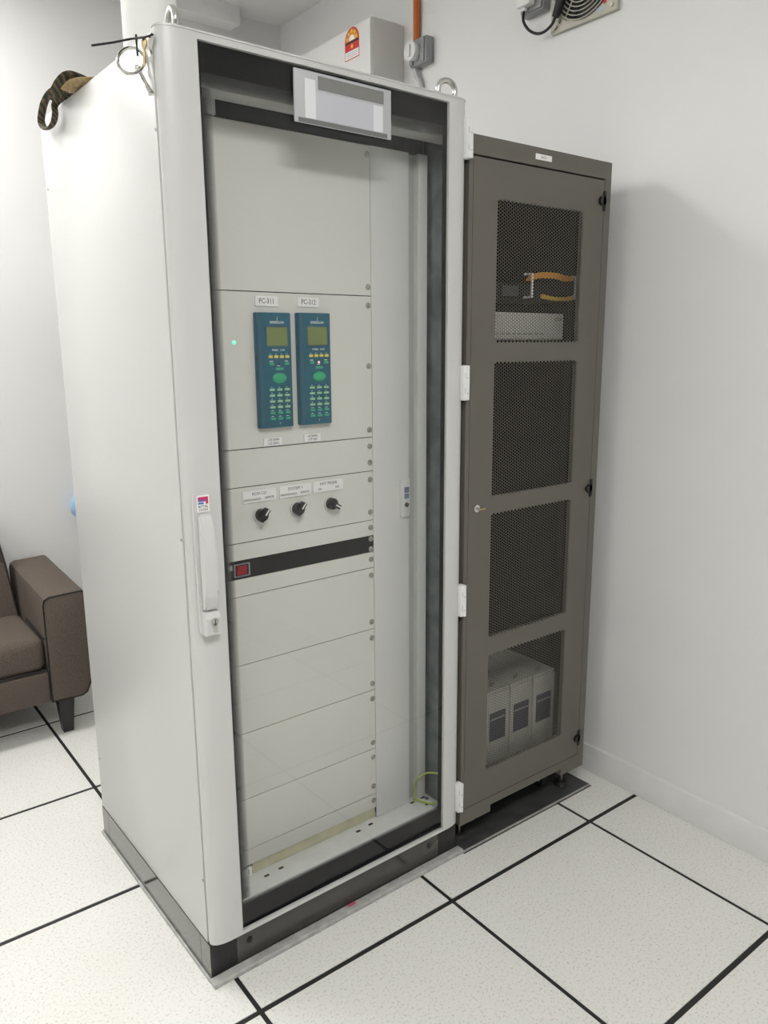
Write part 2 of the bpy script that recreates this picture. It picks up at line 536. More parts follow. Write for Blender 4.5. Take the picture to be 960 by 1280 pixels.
# lower and upper frame members seen through the glass
led = box('bottom_frame_member', M['ledge'], cab, 0.02, W - 0.02, 0.018, 0.128, 0.106, 0.155, 0.004)
slot = MB().box(-0.007, 0.007, -0.0035, 0.0035, -0.001, 0.0006).mesh('slot'); slot.materials.append(M['print_k'])
for xx, yy in ((0.20, 0.075), (0.245, 0.078), (0.50, 0.078), (0.548, 0.083), (0.712, 0.09), (0.742, 0.055), (0.755, 0.09)):
    link('slot', slot, M['print_k'], led, (xx, yy, 0.1555))
MB().cyl((0.757, 0.075, 0.157), 0.007, 0.005, 2, 12).build('bolt', M['steel'], led)
MB().cyl((0.13, 0.06, 0.156), 0.009, 0.002, 2, 14).build('bolt', M['memb'], led)
tm = MB()
tm.prism([(0.022, 2.018), (0.022, 2.07), (0.09, 2.07), (0.09, 2.030), (0.075, 2.016), (0.055, 2.010), (0.036, 2.011)], 0, 0.03, W - 0.03)
tm.build('top_frame_member', M['memb'], cab)
box('acrylic_strip', M['smoke'], cab, 0.172, 0.70, PY + 0.004, PY + 0.008, 1.994, 2.05)
box('strip_bracket', M['filler'], cab, 0.098, 0.171, PY, PY + 0.01, 1.993, 2.028)
box('strip_edge', M['filler'], cab, 0.172, 0.70, PY + 0.001, PY + 0.0035, 2.026, 2.029)
ys = box('foam_strip', M['yellow'], cab, 0.175, 0.580, PY + 0.004, PY + 0.012, 0.156, 0.1865)
box('label_plate', M['paper'], cab, 0.120, 0.172, PY + 0.001, PY + 0.008, 0.156, 0.180)
text('lettering', 'I', 0.02, M['print_k'], cab, (0.162, PY + 0.0005, 0.168))

# the 19 inch panels
edges = [1.990, 1.633, 1.274, 1.184, 1.050, 1.007, 0.962, 0.917, 0.741, 0.559, 0.378, 0.234, 0.188]
screws = [(1.968, 1.655), (1.61, 1.458, 1.294), (1.25, 1.207), (1.161, 1.073), (1.03,), (0.999, 0.970), (0.941,), (0.896, 0.762), (0.715, 0.579), (0.533, 0.397), (0.352, 0.260), (0.214,)]
PX0, PX1 = 0.098, 0.582
panels = []
for k in range(12):
    z1, z0 = edges[k] - 0.0011, edges[k + 1] + 0.0011
    blk = k == 5
    p = box('switch_panel' if blk else 'blank_panel', M['black_satin'] if blk else M['panel'], cab, PX0, PX1, PY, PY + 0.003, z0, z1)
    panels.append(p)
    for z in screws[k]:
        for x in (0.107, 0.573):
            link('screw', scr_me, M['screw'], p, (x, PY - 0.0015, z))
box('filler_panel', M['filler'], cab, 0.5835, 0.708, PY, PY + 0.003, 0.156, 1.990)
box('recessed_channel', M['memb'], cab, 0.709, 0.7365, PY + 0.014, PY + 0.017, 0.156, 1.990)
box('mounting_rail', M['rail'], cab, 0.7365, 0.767, PY - 0.006, PY + 0.016, 0.156, 1.990, 0.001)

# red rocker switch in the black panel
sw = box('rocker_switch', M['black'], cab, 0.159, 0.203, PY - 0.004, PY, 0.9685, 1.0015, 0.001)
fr = MB()
fr.box(0.160, 0.202, PY - 0.0055, PY - 0.0035, 0.9990, 1.0010).box(0.160, 0.202, PY - 0.0055, PY - 0.0035, 0.9690, 0.9710)
fr.box(0.160, 0.162, PY - 0.0055, PY - 0.0035, 0.9710, 0.9990).box(0.199, 0.202, PY - 0.0055, PY - 0.0035, 0.9710, 0.9990)
fr.build('switch_bezel', M['print_g'], sw)
MB().prism([(PY - 0.004, 0.974), (PY - 0.004, 0.996), (PY - 0.012, 0.996), (PY - 0.007, 0.985), (PY - 0.008, 0.974)], 0, 0.166, 0.192).build('rocker', M['red'], sw)
box('paper_label', M['paper'], cab, 0.146, 0.157, PY - 0.001, PY - 0.0002, 0.987, 0.999)

# two keypad terminals
KPW, KPH, KPT = 0.092, 0.266, 0.016


def make_keypad():
    r = MB().box(-KPW / 2, KPW / 2, -KPT, 0, -KPH / 2, KPH / 2, 0.0025, 2).build('keypad_terminal', M['teal'], cab, True)
    f = -KPT
    box('side_rib', M['teal_edge'], r, -KPW / 2 + 0.003, -KPW / 2 + 0.012, f - 0.0012, f, -KPH / 2 + 0.003, KPH / 2 - 0.003)
    sb = box('screen_bezel', M['teal_edge'], r, -0.023, 0.038, f - 0.0008, f, 0.053, 0.104)
    box('screen', M['lcd'], r, -0.0205, 0.0345, f - 0.0013, f - 0.0008, 0.0575, 0.100)
    text('lettering', 'EMERSON', 0.0085, M['print_w'], r, (0.008, f - 0.0003, 0.1105), sx=1.0)
    t = text('emblem', 'S', 0.011, M['print_w'], r, (0.009, f - 0.0003, 0.1185), sx=0.6)
    text('lettering', 'PMB82 - 1UW', 0.0062, M['print_w'], r, (0.010, f - 0.0003, 0.0475), sx=0.95)
    ky = MB().box(-0.0055, 0.0055, -0.003, 0, -0.0032, 0.0032, 0.0012, 2).mesh('key', True)
    kyel = ky; kyel.materials.append(M['key_y'])
    kgr = ky.copy(); kgr.materials.clear(); kgr.materials.append(M['key_g'])
    kli = ky.copy(); kli.materials.clear(); kli.materials.append(M['key_l'])
    for i in range(4):
        link('yellow_key', kyel, None, r, (-0.0125 + 0.0150 * i, f, 0.0325))
        box('key_mark', M['print_w'], r, -0.0140 + 0.0150 * i, -0.0110 + 0.0150 * i, f - 0.0003, f, 0.0378, 0.0392)
    for x in (-0.0105, 0.0305):
        link('green_key', kgr, None, r, (x, f, 0.0165)).scale = (1.15, 1, 1)
        box('key_mark', M['print_w'], r, x - 0.0045, x + 0.0045, f - 0.0003, f, 0.0215, 0.0232)
    link('green_key', kgr, None, r, (0.0105, f, 0.0045)).scale = (2.0, 1, 0.95)
    box('key_mark', M['print_w'], r, 0.005, 0.0125, f - 0.0003, f, 0.0108, 0.0124)
    MB().sphere((0.0105, f + 0.001, -0.017), 0.0195, 0.006, 0.0125, 24, 10).build('jog_pad', M['oval'], r, True)
    MB().cyl((0.010, f - 0.0003, 0.0168), 0.0028, 0.002, 1, 12).build('status_light', M['print_k'], r)
    for row in range(6):
        for c in range(3):
            z = -0.0435 - 0.0136 * row
            o = link('number_key' if row < 4 else 'green_key', kli if row < 4 else kgr, None, r, (-0.0115 + 0.0205 * c, f, z))
            o.scale = (1.30, 1, 0.85)
            box('key_mark', M['print_w'], r, -0.0135 + 0.0205 * c - (0.002 if row > 3 else 0), -0.0100 + 0.0205 * c + (0.002 if row > 3 else 0), f - 0.0003, f, z + 0.0048, z + 0.0060)
    text('lettering', 'P', 0.006, M['print_w'], r, (0.008, f - 0.0003, -0.1235))
    return r


kp = make_keypad()
kp.location = (0.286, PY, 1.4535)
kp2 = kp.copy(); COL.objects.link(kp2); kp2.location = (0.398, PY, 1.4545)
for ch in list(kp.children):
    c = ch.copy(); COL.objects.link(c); c.parent = kp2
    if ch.name.startswith('status_light'):
        c.data = ch.data.copy(); c.data.materials.clear(); c.data.materials.append(M['led_red'])


def plate(x0, x1, z0, z1, lines, tilt=0.0):
    cx, cz = (x0 + x1) / 2, (z0 + z1) / 2
    hx, hz = (x1 - x0) / 2, (z1 - z0) / 2
    p = MB().box(-hx, hx, -0.003, 0, -hz, hz, 0.0004, 1).build('name_plate', M['white'], cab, False, (cx, PY, cz))
    p.rotation_euler = (0, tilt, 0)
    for body, dx, dz, size, sx in lines:
        text('lettering', body, size, M['print_k'], p, (dx, -0.0031, dz), sx=sx)
    return p


plate(0.2465, 0.3065, 1.6005, 1.6235, [('PC-311', 0, 0, 0.0165, 0.82)])
plate(0.3610, 0.4215, 1.6015, 1.6240, [('PC-312', 0, 0, 0.0165, 0.82)], 0.01)
plate(0.2550, 0.3055, 1.2765, 1.2960, [('I-TB 50W4', 0.001, 0.0042, 0.0085, 0.8), ('I-CE 50W1', 0.001, -0.0042, 0.0085, 0.8)])
plate(0.3690, 0.4170, 1.2775, 1.2970, [('I-B 50W01', 0.001, 0.0040, 0.0085, 0.8), ('I-TP 5001', 0.001, -0.0042, 0.0085, 0.8)], 0.01)
plate(0.192, 0.283, 1.1445, 1.1735, [('ROV-121', 0, 0.0062, 0.0105, 1.0), ('MAINTENANCE', -0.020, -0.0075, 0.0078, 0.85), ('REMOTE', 0.027, -0.0065, 0.0078, 0.85)])
plate(0.293, 0.3845, 1.1450, 1.1745, [('SYSTEM 1', 0, 0.0062, 0.0105, 1.0), ('MAINTENANCE', -0.020, -0.0075, 0.0078, 0.85), ('REMOTE', 0.027, -0.0065, 0.0078, 0.85)])
plate(0.392, 0.483, 1.1465, 1.1760, [('HVT MODE', 0, 0.0062, 0.0105, 1.0), ('ON', -0.027, -0.0070, 0.0078, 0.9), ('OFF', 0.027, -0.0065, 0.0078, 0.9)])


def selector(x, z, ang):
    r = MB().cyl((0, -0.004, 0), 0.0185, 0.008, 1, 28, 0.0165).build('selector_switch', M['filler'], cab, True, (x, PY, z))
    h = MB().cyl((0, -0.014, 0), 0.0145, 0.014, 1, 24, 0.0155)
    h.box(-0.006, 0.006, -0.030, -0.012, -0.0165, 0.0195, 0.002)
    k = h.build('selector_knob', M['black'], r, True)
    k.rotation_euler = (0, ang, 0)
    q = MB().box(-0.0016, 0.0016, -0.0306, -0.0296, 0.002, 0.018).build('pointer_mark', M['white'], r)
    q.rotation_euler = (0, ang, 0)


selector(0.236, 1.1135, math.radians(38))
selector(0.339, 1.1155, math.radians(38))
selector(0.440, 1.1150, math.radians(-48 + 180 - 10))

MB().sphere((0.189, PY - 0.001, 1.519), 0.0045, 0.003, 0.0045, 14, 8).build('indicator_light', M['led_green'], cab, True)

# small temperature controller on the filler panel
tc_ = box('controller', M['filler'], cab, 0.674, 0.703, PY - 0.010, PY, 1.045, 1.150, 0.0015)
box('display_label', M['print_w'], tc_, 0.681, 0.7015, PY - 0.0106, PY - 0.0098, 1.094, 1.131)
box('display', pm('controller_display', (0.16, 0.18, 0.27), 0.4), tc_, 0.6825, 0.7000, PY - 0.0110, PY - 0.0104, 1.112, 1.129)
box('display', pm('controller_keys', (0.22, 0.27, 0.34), 0.4, noise=0.4, nscale=300), tc_, 0.6825, 0.7000, PY - 0.0110, PY - 0.0104, 1.096, 1.110)
MB().cyl((0.6905, PY - 0.012, 1.079), 0.0062, 0.005, 1, 16).build('sensor_cap', pm('dark_olive_cap', (0.07, 0.07, 0.055), 0.5), tc_)

# earth wires at the lower right
MB().tube(curve_pts([(0.724, 0.094, 0.150), (0.722, 0.092, 0.19), (0.725, 0.08, 0.235), (0.742, 0.06, 0.256), (0.760, 0.04, 0.259), (0.772, 0.024, 0.255)]), 0.003, 8).build('earth_wire', M['earth'], cab, True)
MB().tube(curve_pts([(0.722, 0.092, 0.165), (0.735, 0.07, 0.160), (0.748, 0.045, 0.160), (0.772, 0.022, 0.168)]), 0.003, 8).build('earth_wire', M['earth'], cab, True)

# the glass door
DZ0, DZ1 = 0.104, 2.100
OX0, OX1 = 0.079, 0.739      # glazed opening
door = None
left = [(0.003, 0.013), (0.001, 0.004), (0.004, -0.004), (0.013, -0.0115), (0.028, -0.0160), (0.046, -0.018), (OX0, -0.018), (OX0, 0.013)]
right = [(0.765, 0.013), (OX1, -0.004), (OX1, -0.018), (0.762, -0.018), (0.780, -0.0160), (0.795, -0.0115), (0.804, -0.004), (0.807, 0.004), (0.805, 0.013)]
dm = MB().prism(left, 2, DZ0, DZ1)
dm.prism(right, 2, DZ0, DZ1)
dm.box(OX0, OX1, -0.018, 0.013, DZ1 - 0.012, DZ1)
dm.box(OX0, OX1, -0.018, 0.013, DZ0, DZ0 + 0.009)
door = dm.build('door', M['paint'], cab, True)
lid = MB().prism([(0.0005, 0.014), (-0.001, 0.004), (0.003, -0.005), (0.013, -0.0130), (0.028, -0.0175), (0.046, -0.0195), (0.762, -0.0195), (0.780, -0.0175), (0.796, -0.0130), (0.806, -0.005), (0.809, 0.004), (0.8075, 0.014)], 2, DZ1, DZ1 + 0.0035)
lid.build('door_top_cap', M['paint'], door)
box('glass_pane', M['glass'], door, OX0, OX1, -0.0145, -0.0105, DZ0 + 0.009, DZ1 - 0.012)
gz0, gz1 = DZ0 + 0.010, DZ1 - 0.013
yb0, yb1 = -0.0098, -0.0090
box('glass_border', M['glass_black'], door, OX0, OX1, yb0, yb1, 2.034, gz1)
box('glass_border', M['glass_black'], door, OX0, OX1, yb0, yb1, gz0, 0.178)
box('glass_border', M['glass_black'], door, OX0, OX0 + 0.008, yb0, yb1, 0.178, 2.034)
box('glass_border', M['glass_black'], door, OX1 - 0.014, OX1, yb0, yb1, 0.178, 2.034)
box('glass_border_fade', frit_mat(2, 2.008, 2.036), door, OX0 + 0.008, OX1 - 0.014, yb0, yb0 + 0.0002, 2.006, 2.034)
box('glass_border_fade', frit_mat(2, 0.190, 0.176), door, OX0 + 0.008, OX1 - 0.014, yb0, yb0 + 0.0002, 0.178, 0.192)
box('glass_border_fade', frit_mat(0, OX0 + 0.030, OX0 + 0.004), door, OX0 + 0.008, OX0 + 0.032, yb0, yb0 + 0.0002, 0.192, 2.006)

# hinges
for z in (2.013, 1.411, 0.805, 0.190):
    h = box('hinge', M['white'], cab, 0.793, 0.813, -0.026, -0.0035, z - 0.046, z + 0.046, 0.003)
    MB().cyl((0.807, -0.024, z), 0.006, 0.090, 2, 14).build('hinge_pin', M['white'], h, True)
    for dz in (-0.020, 0.020):
        box('hinge_slot', M['print_g'], h, 0.7975, 0.7982, -0.0268, -0.0258, z + dz - 0.007, z + dz + 0.007)
        box('hinge_slot', M['print_g'], h, 0.7990, 0.8080, -0.0306, -0.0300, z + dz - 0.0075, z + dz - 0.0065)

# door handle with badge and lock
hd = MB().prism([(0.013, 1.207), (0.048, 1.207), (0.051, 1.195), (0.053, 0.905), (0.049, 0.894), (0.016, 0.894), (0.012, 0.905), (0.011, 1.195)], 1, -0.026, -0.0172)
hd = hd.build('door_handle', M['paint'], cab)
lv = MB()
prof = [(-0.026, 1.165), (-0.034, 1.160), (-0.045, 1.130), (-0.050, 1.08), (-0.050, 1.00), (-0.046, 0.962), (-0.038, 0.952), (-0.026, 0.952)]
lv.prism(prof, 0, 0.018, 0.048)
bmesh.ops.bevel(lv.bm, geom=[e for e in lv.bm.edges], offset=0.0035, segments=2, affect='EDGES')
lv.build('lever', M['handle'], hd, True)
MB().prism([(-0.026, 0.950), (-0.040, 0.948), (-0.046, 0.935), (-0.046, 0.900), (-0.042, 0.896), (-0.026, 0.896)], 0, 0.017, 0.051).build('lock_housing', M['handle'], hd)
lk = MB().cyl((0.036, -0.0475, 0.928), 0.0085, 0.004, 1, 20)
lk.box(0.0315, 0.0405, -0.0495, -0.0455, 0.905, 0.926, 0.001)
lk.build('lock_cylinder', M['steel'], hd, True)
MB().box(0.0355, 0.0368, -0.0502, -0.0494, 0.922, 0.934).build('keyhole', M['print_k'], hd)
bd = box('badge', M['paper'], hd, 0.019, 0.047, -0.0275, -0.0262, 1.168, 1.204)
box('badge_stripe', M['magenta'], hd, 0.0215, 0.0445, -0.0281, -0.0276, 1.1945, 1.2005)
box('badge_stripe', M['violet'], hd, 0.0215, 0.0385, -0.0283, -0.0278, 1.1905, 1.1955)
box('badge_stripe', M['magenta'], hd, 0.0390, 0.0445, -0.0281, -0.0276, 1.1850, 1.1945)
box('badge_stripe', M['blue'], hd, 0.0215, 0.0340, -0.0283, -0.0278, 1.1850, 1.1890)
text('lettering', 'RITTAL', 0.0082, M['print_k'], hd, (0.033, -0.0278, 1.1795), sx=0.85)
text('lettering', 'SYSTEM', 0.0062, M['print_k'], hd, (0.033, -0.0278, 1.1725), sx=1.0)

# sign plate near the top of the pane, its print blotted out in the photograph
sg = box('sign_plate', pm('sign_grey', (0.50, 0.51, 0.53), 0.5), door, 0.292, 0.552, -0.0235, -0.0185, 1.974, 2.078, 0.001)
box('sign_print', pm('sign_white', (0.78, 0.79, 0.82), 0.5), door, 0.318, 0.345, -0.0241, -0.0236, 1.985, 2.062)
box('sign_print', pm('sign_lilac', (0.55, 0.56, 0.61), 0.5), door, 0.345, 0.525, -0.0241, -0.0236, 1.985, 2.040)
box('sign_print', pm('sign_white', (0.74, 0.75, 0.79), 0.5), door, 0.500, 0.527, -0.0244, -0.0240, 1.985, 2.040)
box('sign_print', pm('sign_dark', (0.17, 0.17, 0.17), 0.5), door, 0.300, 0.540, -0.0240, -0.0236, 1.975, 1.984)
box('sign_print', pm('sign_mid', (0.22, 0.22, 0.215), 0.5), door, 0.352, 0.530, -0.0241, -0.0236, 2.045, 2.072)

# lifting eyes on the roof
for x, y, nrm in ((0.060, 0.050, (1, -0.12, 0)), (0.777, 0.035, (0.25, 1, 0))):
    e = MB().cyl((x, y, H + 0.004), 0.014, 0.008, 2, 20).build('lifting_eye', M['steel'], cab, True)
    MB().torus((x, y, H + 0.037), 0.024, 0.007, nrm, 32, 12).build('ring', M['steel'], e, True)

# floor frame under the cabinet
fr = MB()
fr.box(-0.0075, 0.818, -0.027, -0.0002, 0.0005, 0.014, 0.003)
fr.box(-0.0075, -0.0018, -0.0002, 0.768, 0.0005, 0.009, 0.001)
fr.box(-0.0018, 0.818, 0.758, 0.768, 0.0005, 0.014, 0.002)
cf = fr.build('floor_curb', M['curb'], None)
cf.location = (-0.6509, 0.1473, 0); cf.rotation_euler = (0, 0, 0.0135)
tag(cf, 'worn grey zinc strip around the foot of the light grey cabinet', 'floor strip')
MB().box(0.40, 0.425, -0.012, -0.002, 0.0140, 0.0146).build('pink_mark', M['pink'], cf)

# ------------------------------------------------------------------ dark rack with perforated door
RX0, RX1, RY0, RY1, RZ0, RZ1 = 0.163, 0.740, 0.1460, 0.90, 0.085, 2.031
rack = empty('server_rack', (RX0, RY0, 0))
tag(rack, 'dark grey brown server rack with four perforated windows in its door', 'rack')
rw, rd = RX1 - RX0, RY1 - RY0


def rb(name, mat, x0, x1, y0, y1, z0, z1, bev=0.0, parent=None):
    return box(name, mat, parent or rack, x0 - RX0, x1 - RX0, y0 - RY0, y1 - RY0, z0, z1, bev)


rb('side_panel', M['rack'], RX0, RX0 + 0.003, RY0 + 0.022, RY1, RZ0 + 0.03, RZ1)
rb('side_panel', M['rack'], RX1 - 0.003, RX1, RY0 + 0.022, RY1, RZ0 + 0.03, RZ1)
rb('back_panel', M['rack'], RX0 + 0.003, RX1 - 0.003, RY1 - 0.003, RY1, RZ0 + 0.03, RZ1)
rb('top_panel', M['rack'], RX0 + 0.003, RX1 - 0.003, RY0 + 0.022, RY1 - 0.003, RZ1 - 0.003, RZ1)
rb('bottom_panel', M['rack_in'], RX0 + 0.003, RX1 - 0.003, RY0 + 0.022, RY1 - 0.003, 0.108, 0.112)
DX0, DX1, DZB, DZT = 0.1785, 0.7095, 0.138, 1.979
ff = MB()


def fb(x0, x1, z0, z1): ff.box(x0 - RX0, x1 - RX0, 0.0, 0.022, z0, z1)


fb(RX0, DX0 - 0.0015, 0.135, 1.984)
fb(DX1 + 0.002, RX1, 0.135, 1.984)
fb(RX0, RX1, 1.984, RZ1)
fb(RX0, RX1, 0.108, 0.1355)
fb(RX0, 0.292, RZ0, 0.108)
fb(0.625, RX1, RZ0, 0.108)
ff.build('front_frame', M['rack'], rack)
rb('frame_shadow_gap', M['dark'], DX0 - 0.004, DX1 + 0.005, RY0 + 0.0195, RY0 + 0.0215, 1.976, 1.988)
rb('shade_liner', M['rack_in'], RX0 + 0.0035, RX0 + 0.006, RY0 + 0.024, RY1 - 0.004, 0.113, RZ1 - 0.004)  # added near-black sheets standing in for the shade inside the rack
rb('shade_liner', M['rack_in'], RX1 - 0.006, RX1 - 0.0035, RY0 + 0.024, RY1 - 0.004, 0.113, RZ1 - 0.004)
rb('shade_liner', M['rack_in'], RX0 + 0.0065, RX1 - 0.0065, RY1 - 0.008, RY1 - 0.005, 0.113, RZ1 - 0.004)
for x in (RX0 + 0.06, RX1 - 0.09):
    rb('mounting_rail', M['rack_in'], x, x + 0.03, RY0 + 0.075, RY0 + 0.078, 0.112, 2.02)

WX0, WX1 = 0.2655, 0.6195
wins = [(1.515, 1.886), (1.087, 1.464), (0.664, 1.039), (0.236, 0.611)]
dd = MB()


def db(x0, x1, z0, z1): dd.box(x0 - RX0, x1 - RX0, 0.0, 0.016, z0, z1)


db(DX0, WX0, DZB, DZT); db(WX1, DX1, DZB, DZT)
zz = [DZT] + [v for w in wins for v in (w[1], w[0])] + [DZB]
for k in range(0, len(zz), 2):
    db(WX0, WX1, zz[k + 1], zz[k])
rdoor = dd.build('door', M['rack'], rack)


def perforated(z0, z1):
    s = 0.0086
    dx = s * 0.866
    x0, x1 = WX0 - RX0, WX1 - RX0
    nc = int(round((x1 - x0) / dx)); dx = (x1 - x0) / nc
    nr = int(round((z1 - z0) / s)); s = (z1 - z0) / nr
    Ro = s / math.sqrt(3); Ri = 0.0042
    verts, faces = [], []
    ca = [(math.cos(math.pi / 3 * k), math.sin(math.pi / 3 * k)) for k in range(6)]
    ys0, ys1 = 0.001, 0.0018
    for c in range(nc + 1):
        for r_ in range(nr + (1 if c % 2 else 0) + (0 if c % 2 else 0)):
            cx = x0 + c * dx
            cz = z0 + (r_ + (0.0 if c % 2 else 0.5)) * s
            b = len(verts)
            solid = (c == 0 or c == nc) or (c % 2 and (r_ == 0 or r_ == nr))
            for R in (Ro, Ri):
                for k in range(6):
                    vx = min(max(cx + R * ca[k][0] * (dx / (s * 0.866) if R == Ro else 1), x0), x1)
                    vz = min(max(cz + R * ca[k][1], z0), z1)
                    verts.append((vx, ys0, vz))
            if solid:
                faces.append(tuple(b + k for k in range(6)))
                continue
            for k in range(6):
                verts.append((cx + Ri * ca[k][0], ys1, cz + Ri * ca[k][1]))
            for k in range(6):
                k2 = (k + 1) % 6
                faces.append((b + k, b + k2, b + 6 + k2, b + 6 + k))
                faces.append((b + 6 + k, b + 6 + k2, b + 12 + k2, b + 12 + k))
    me = bpy.data.meshes.new('perforated_sheet')
    me.from_pydata(verts, [], faces)
    me.update()
    return link('perforated_sheet', me, M['rack'], rdoor)


for a, b in wins: perforated(a, b)

for z in (1.922, 1.063, 0.198):
    h = MB().box(-0.004, 0.006, -0.004, 0.010, -0.028, 0.028, 0.001).build('hinge', M['black'], rack, False, (DX1 - RX0, 0, z))
    MB().cyl((-0.011, -0.002, 0), 0.013, 0.012, 1, 18).box(-0.012, 0.001, -0.008, 0.002, -0.012, 0.012).build('hinge_knuckle', M['black'], h, True)
lkx = 0.2075 - RX0
lo = MB().cyl((lkx, -0.002, 1.062), 0.0105, 0.006, 1, 22).build('door_lock', M['chrome'], rack, True)
MB().cyl((lkx, -0.006, 1.062), 0.0045, 0.004, 1, 14).build('lock_core', M['screw'], lo)
MB().box(lkx + 0.002, lkx + 0.028, -0.010, -0.0085, 1.0575, 1.0605).build('key_blade', M['brass'], lo)
rl = rb('rack_label', M['paper'], 0.408, 0.473, RY0 - 0.001, RY0 - 0.0001, 2.000, 2.0145)
text('lettering', 'RACK 1', 0.009, M['print_g'], rl, (0.442 - RX0, -0.0012, 2.0072), sx=0.8)
for x in (0.205, 0.690):
    for y in (0.195, 0.83):
        ft = MB().cyl((x - RX0, y - RY0, 0.014), 0.026, 0.014, 2, 20, 0.018).build('levelling_foot', M['rubber'], rack, True)
        MB().cyl((x - RX0, y - RY0, 0.062), 0.006, 0.088, 2, 12).build('foot_stud', M['steel'], ft, True)
for x in (0.285, 0.625):
    for y in (0.24, 0.80):
        cs = MB().cyl((x - RX0, y - RY0, 0.032), 0.026, 0.022, 0, 18).build('castor', M['rubber'], rack, True)
        MB().box(x - RX0 - 0.016, x - RX0 - 0.0125, y - RY0 - 0.016, y - RY0 + 0.016, 0.03, 0.10).box(x - RX0 + 0.0125, x - RX0 + 0.016, y - RY0 - 0.016, y - RY0 + 0.016, 0.03, 0.10).build('castor_fork', M['screw'], cs)

fp = box('floor_plate', M['plate'], None, 0.164, 0.771, 0.136, 0.93, 0.0004, 0.005, 0.001)
tag(fp, 'dark steel floor plate under the perforated rack', 'floor plate')
box('plate_edge', M['curb'], fp, 0.166, 0.770, 0.1318, 0.1358, 0.0004, 0.006)
box('edge_gap', M['joint'], fp, 0.166, 0.773, 0.128, 0.1315, 0.0002, 0.0012)

# equipment inside the rack
G = 'equipment standing inside the rack'
sw1 = empty('patch_panel', (0.18, 0.235, 1.640))
tag(sw1, 'black patch panel with orange fibre loops behind the rack window', 'patch panel')
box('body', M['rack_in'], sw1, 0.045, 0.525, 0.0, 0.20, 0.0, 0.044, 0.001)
for x in (0.295, 0.488):
    MB().tube([(x, 0, 0.005), (x, -0.03, 0.005), (x, -0.03, 0.07), (x, 0, 0.07)], 0.004, 8).build('cable_ring', M['white'], sw1)
box('port_block', M['plate'], sw1, 0.20, 0.265, -0.006, 0.0, 0.008, 0.036)
for k in range(5):
    z = 0.056 + 0.003 * k
    MB().tube(curve_pts([(0.29, -0.012 - 0.003 * k, z - 0.004), (0.34, -0.022, z + 0.006), (0.40, -0.026, z + 0.007), (0.45, -0.02, z + 0.002), (0.52, -0.014, z + 0.008 - 0.002 * k)]), 0.0030, 6).build('fibre_cable', M['fibre'], sw1, True)
for k in range(3):
    MB().tube(curve_pts([(0.36, -0.008, 0.006 + 0.004 * k), (0.42, -0.018, 0.000 + 0.003 * k), (0.48, -0.02, 0.003 + 0.004 * k), (0.515, -0.014, 0.012 + 0.006 * k)]), 0.0028, 6).build('fibre_cable', M['fibre_y'], sw1, True)
dv = empty('network_device', (0.18, 0.225, 1.523))
tag(dv, 'pale grey network unit on the shelf below the fibre loops in the rack', 'network unit')
box('case', M['device'], dv, 0.06, 0.462, 0.0, 0.28, 0.0, 0.078, 0.002)
box('front_plate', M['device'], dv, 0.064, 0.458, -0.003, 0.0, 0.004, 0.074)
text('lettering', 'CT-V', 0.014, M['print_k'], dv, (0.435, -0.0035, 0.060), sx=1.0)
for k in range(12):
    box('vent_slot', M['print_g'], dv, 0.09 + 0.024 * k, 0.106 + 0.024 * k, -0.0035, -0.003, 0.016, 0.020)
for k, nm in enumerate(('leftmost', 'middle', 'rightmost')):
    bx0 = 0.326 + 0.1085 * k
    bt = empty('battery', (bx0, 0.205, 0.112))
    tag(bt, 'grey block battery with dark blue label low in the rack, %s of three' % nm, 'battery', 'batteries at the bottom of the rack')
    box('case', M['battery'], bt, 0.0, 0.104, 0.0, 0.40, 0.0, 0.325, 0.003)
    box('lid', M['battery'], bt, 0.001, 0.103, 0.004, 0.398, 0.325, 0.335, 0.002)
    box('front_label', M['bat_label'], bt, 0.014, 0.086, -0.0008, 0.0, 0.165, 0.262)
    box('label_stripe', M['print_g'], bt, 0.018, 0.082, -0.0012, -0.0008, 0.236, 0.242)
    MB().cyl((0.052, 0.03, 0.339), 0.009, 0.010, 2, 12).build('terminal', M['screw'], bt, True)
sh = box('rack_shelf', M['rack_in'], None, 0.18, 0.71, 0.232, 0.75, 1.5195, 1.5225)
tag(sh, 'thin dark shelf inside the rack carrying the pale grey unit', 'shelf')

# ------------------------------------------------------------------ air conditioner on the right wall
ac = empty('air_conditioner', (XR, 1.259, 2.46))
tag(ac, 'white split air conditioner with a red energy label, high on the right wall', 'air conditioner')
prof = [(-0.0005, 0.0), (-0.0005, 0.283), (-0.03, 0.286), (-0.150, 0.285), (-0.150, 0.06), (-0.13, 0.02), (-0.09, 0.0)]
MB().prism(prof, 1, 0.0, 0.86).build('body', M['ac'], ac)
MB().prism([(-0.1502, 0.062), (-0.1502, 0.284), (-0.157, 0.285), (-0.164, 0.279), (-0.166, 0.26), (-0.166, 0.075), (-0.163, 0.064)], 1, 0.002, 0.858).build('front_cover', M['ac_front'], ac)
box('louver', M['ac_front'], ac, -0.150, -0.128, 0.06, 0.80, 0.018, 0.056, 0.004)
arch = [(0.074, 0.166), (0.170, 0.166), (0.170, 0.232)] + [(0.122 + 0.048 * math.cos(a), 0.232 + 0.048 * math.sin(a)) for a in [math.pi * k / 14 for k in range(1, 14)]] + [(0.074, 0.232)]
lab = MB().prism(arch, 0, -0.1668, -0.1662).build('energy_label', M['sticker_r'], ac)
a2 = [(0.122 + 0.042 * math.cos(a), 0.232 + 0.042 * math.sin(a)) for a in [math.pi * k / 14 for k in range(15)]]
MB().prism(a2, 0, -0.1672, -0.1669).build('label_arc', M['sticker_o'], lab)
a3 = [(0.122 + 0.020 * math.cos(a), 0.234 + 0.020 * math.sin(a)) for a in [math.pi * k / 10 for k in range(11)]]
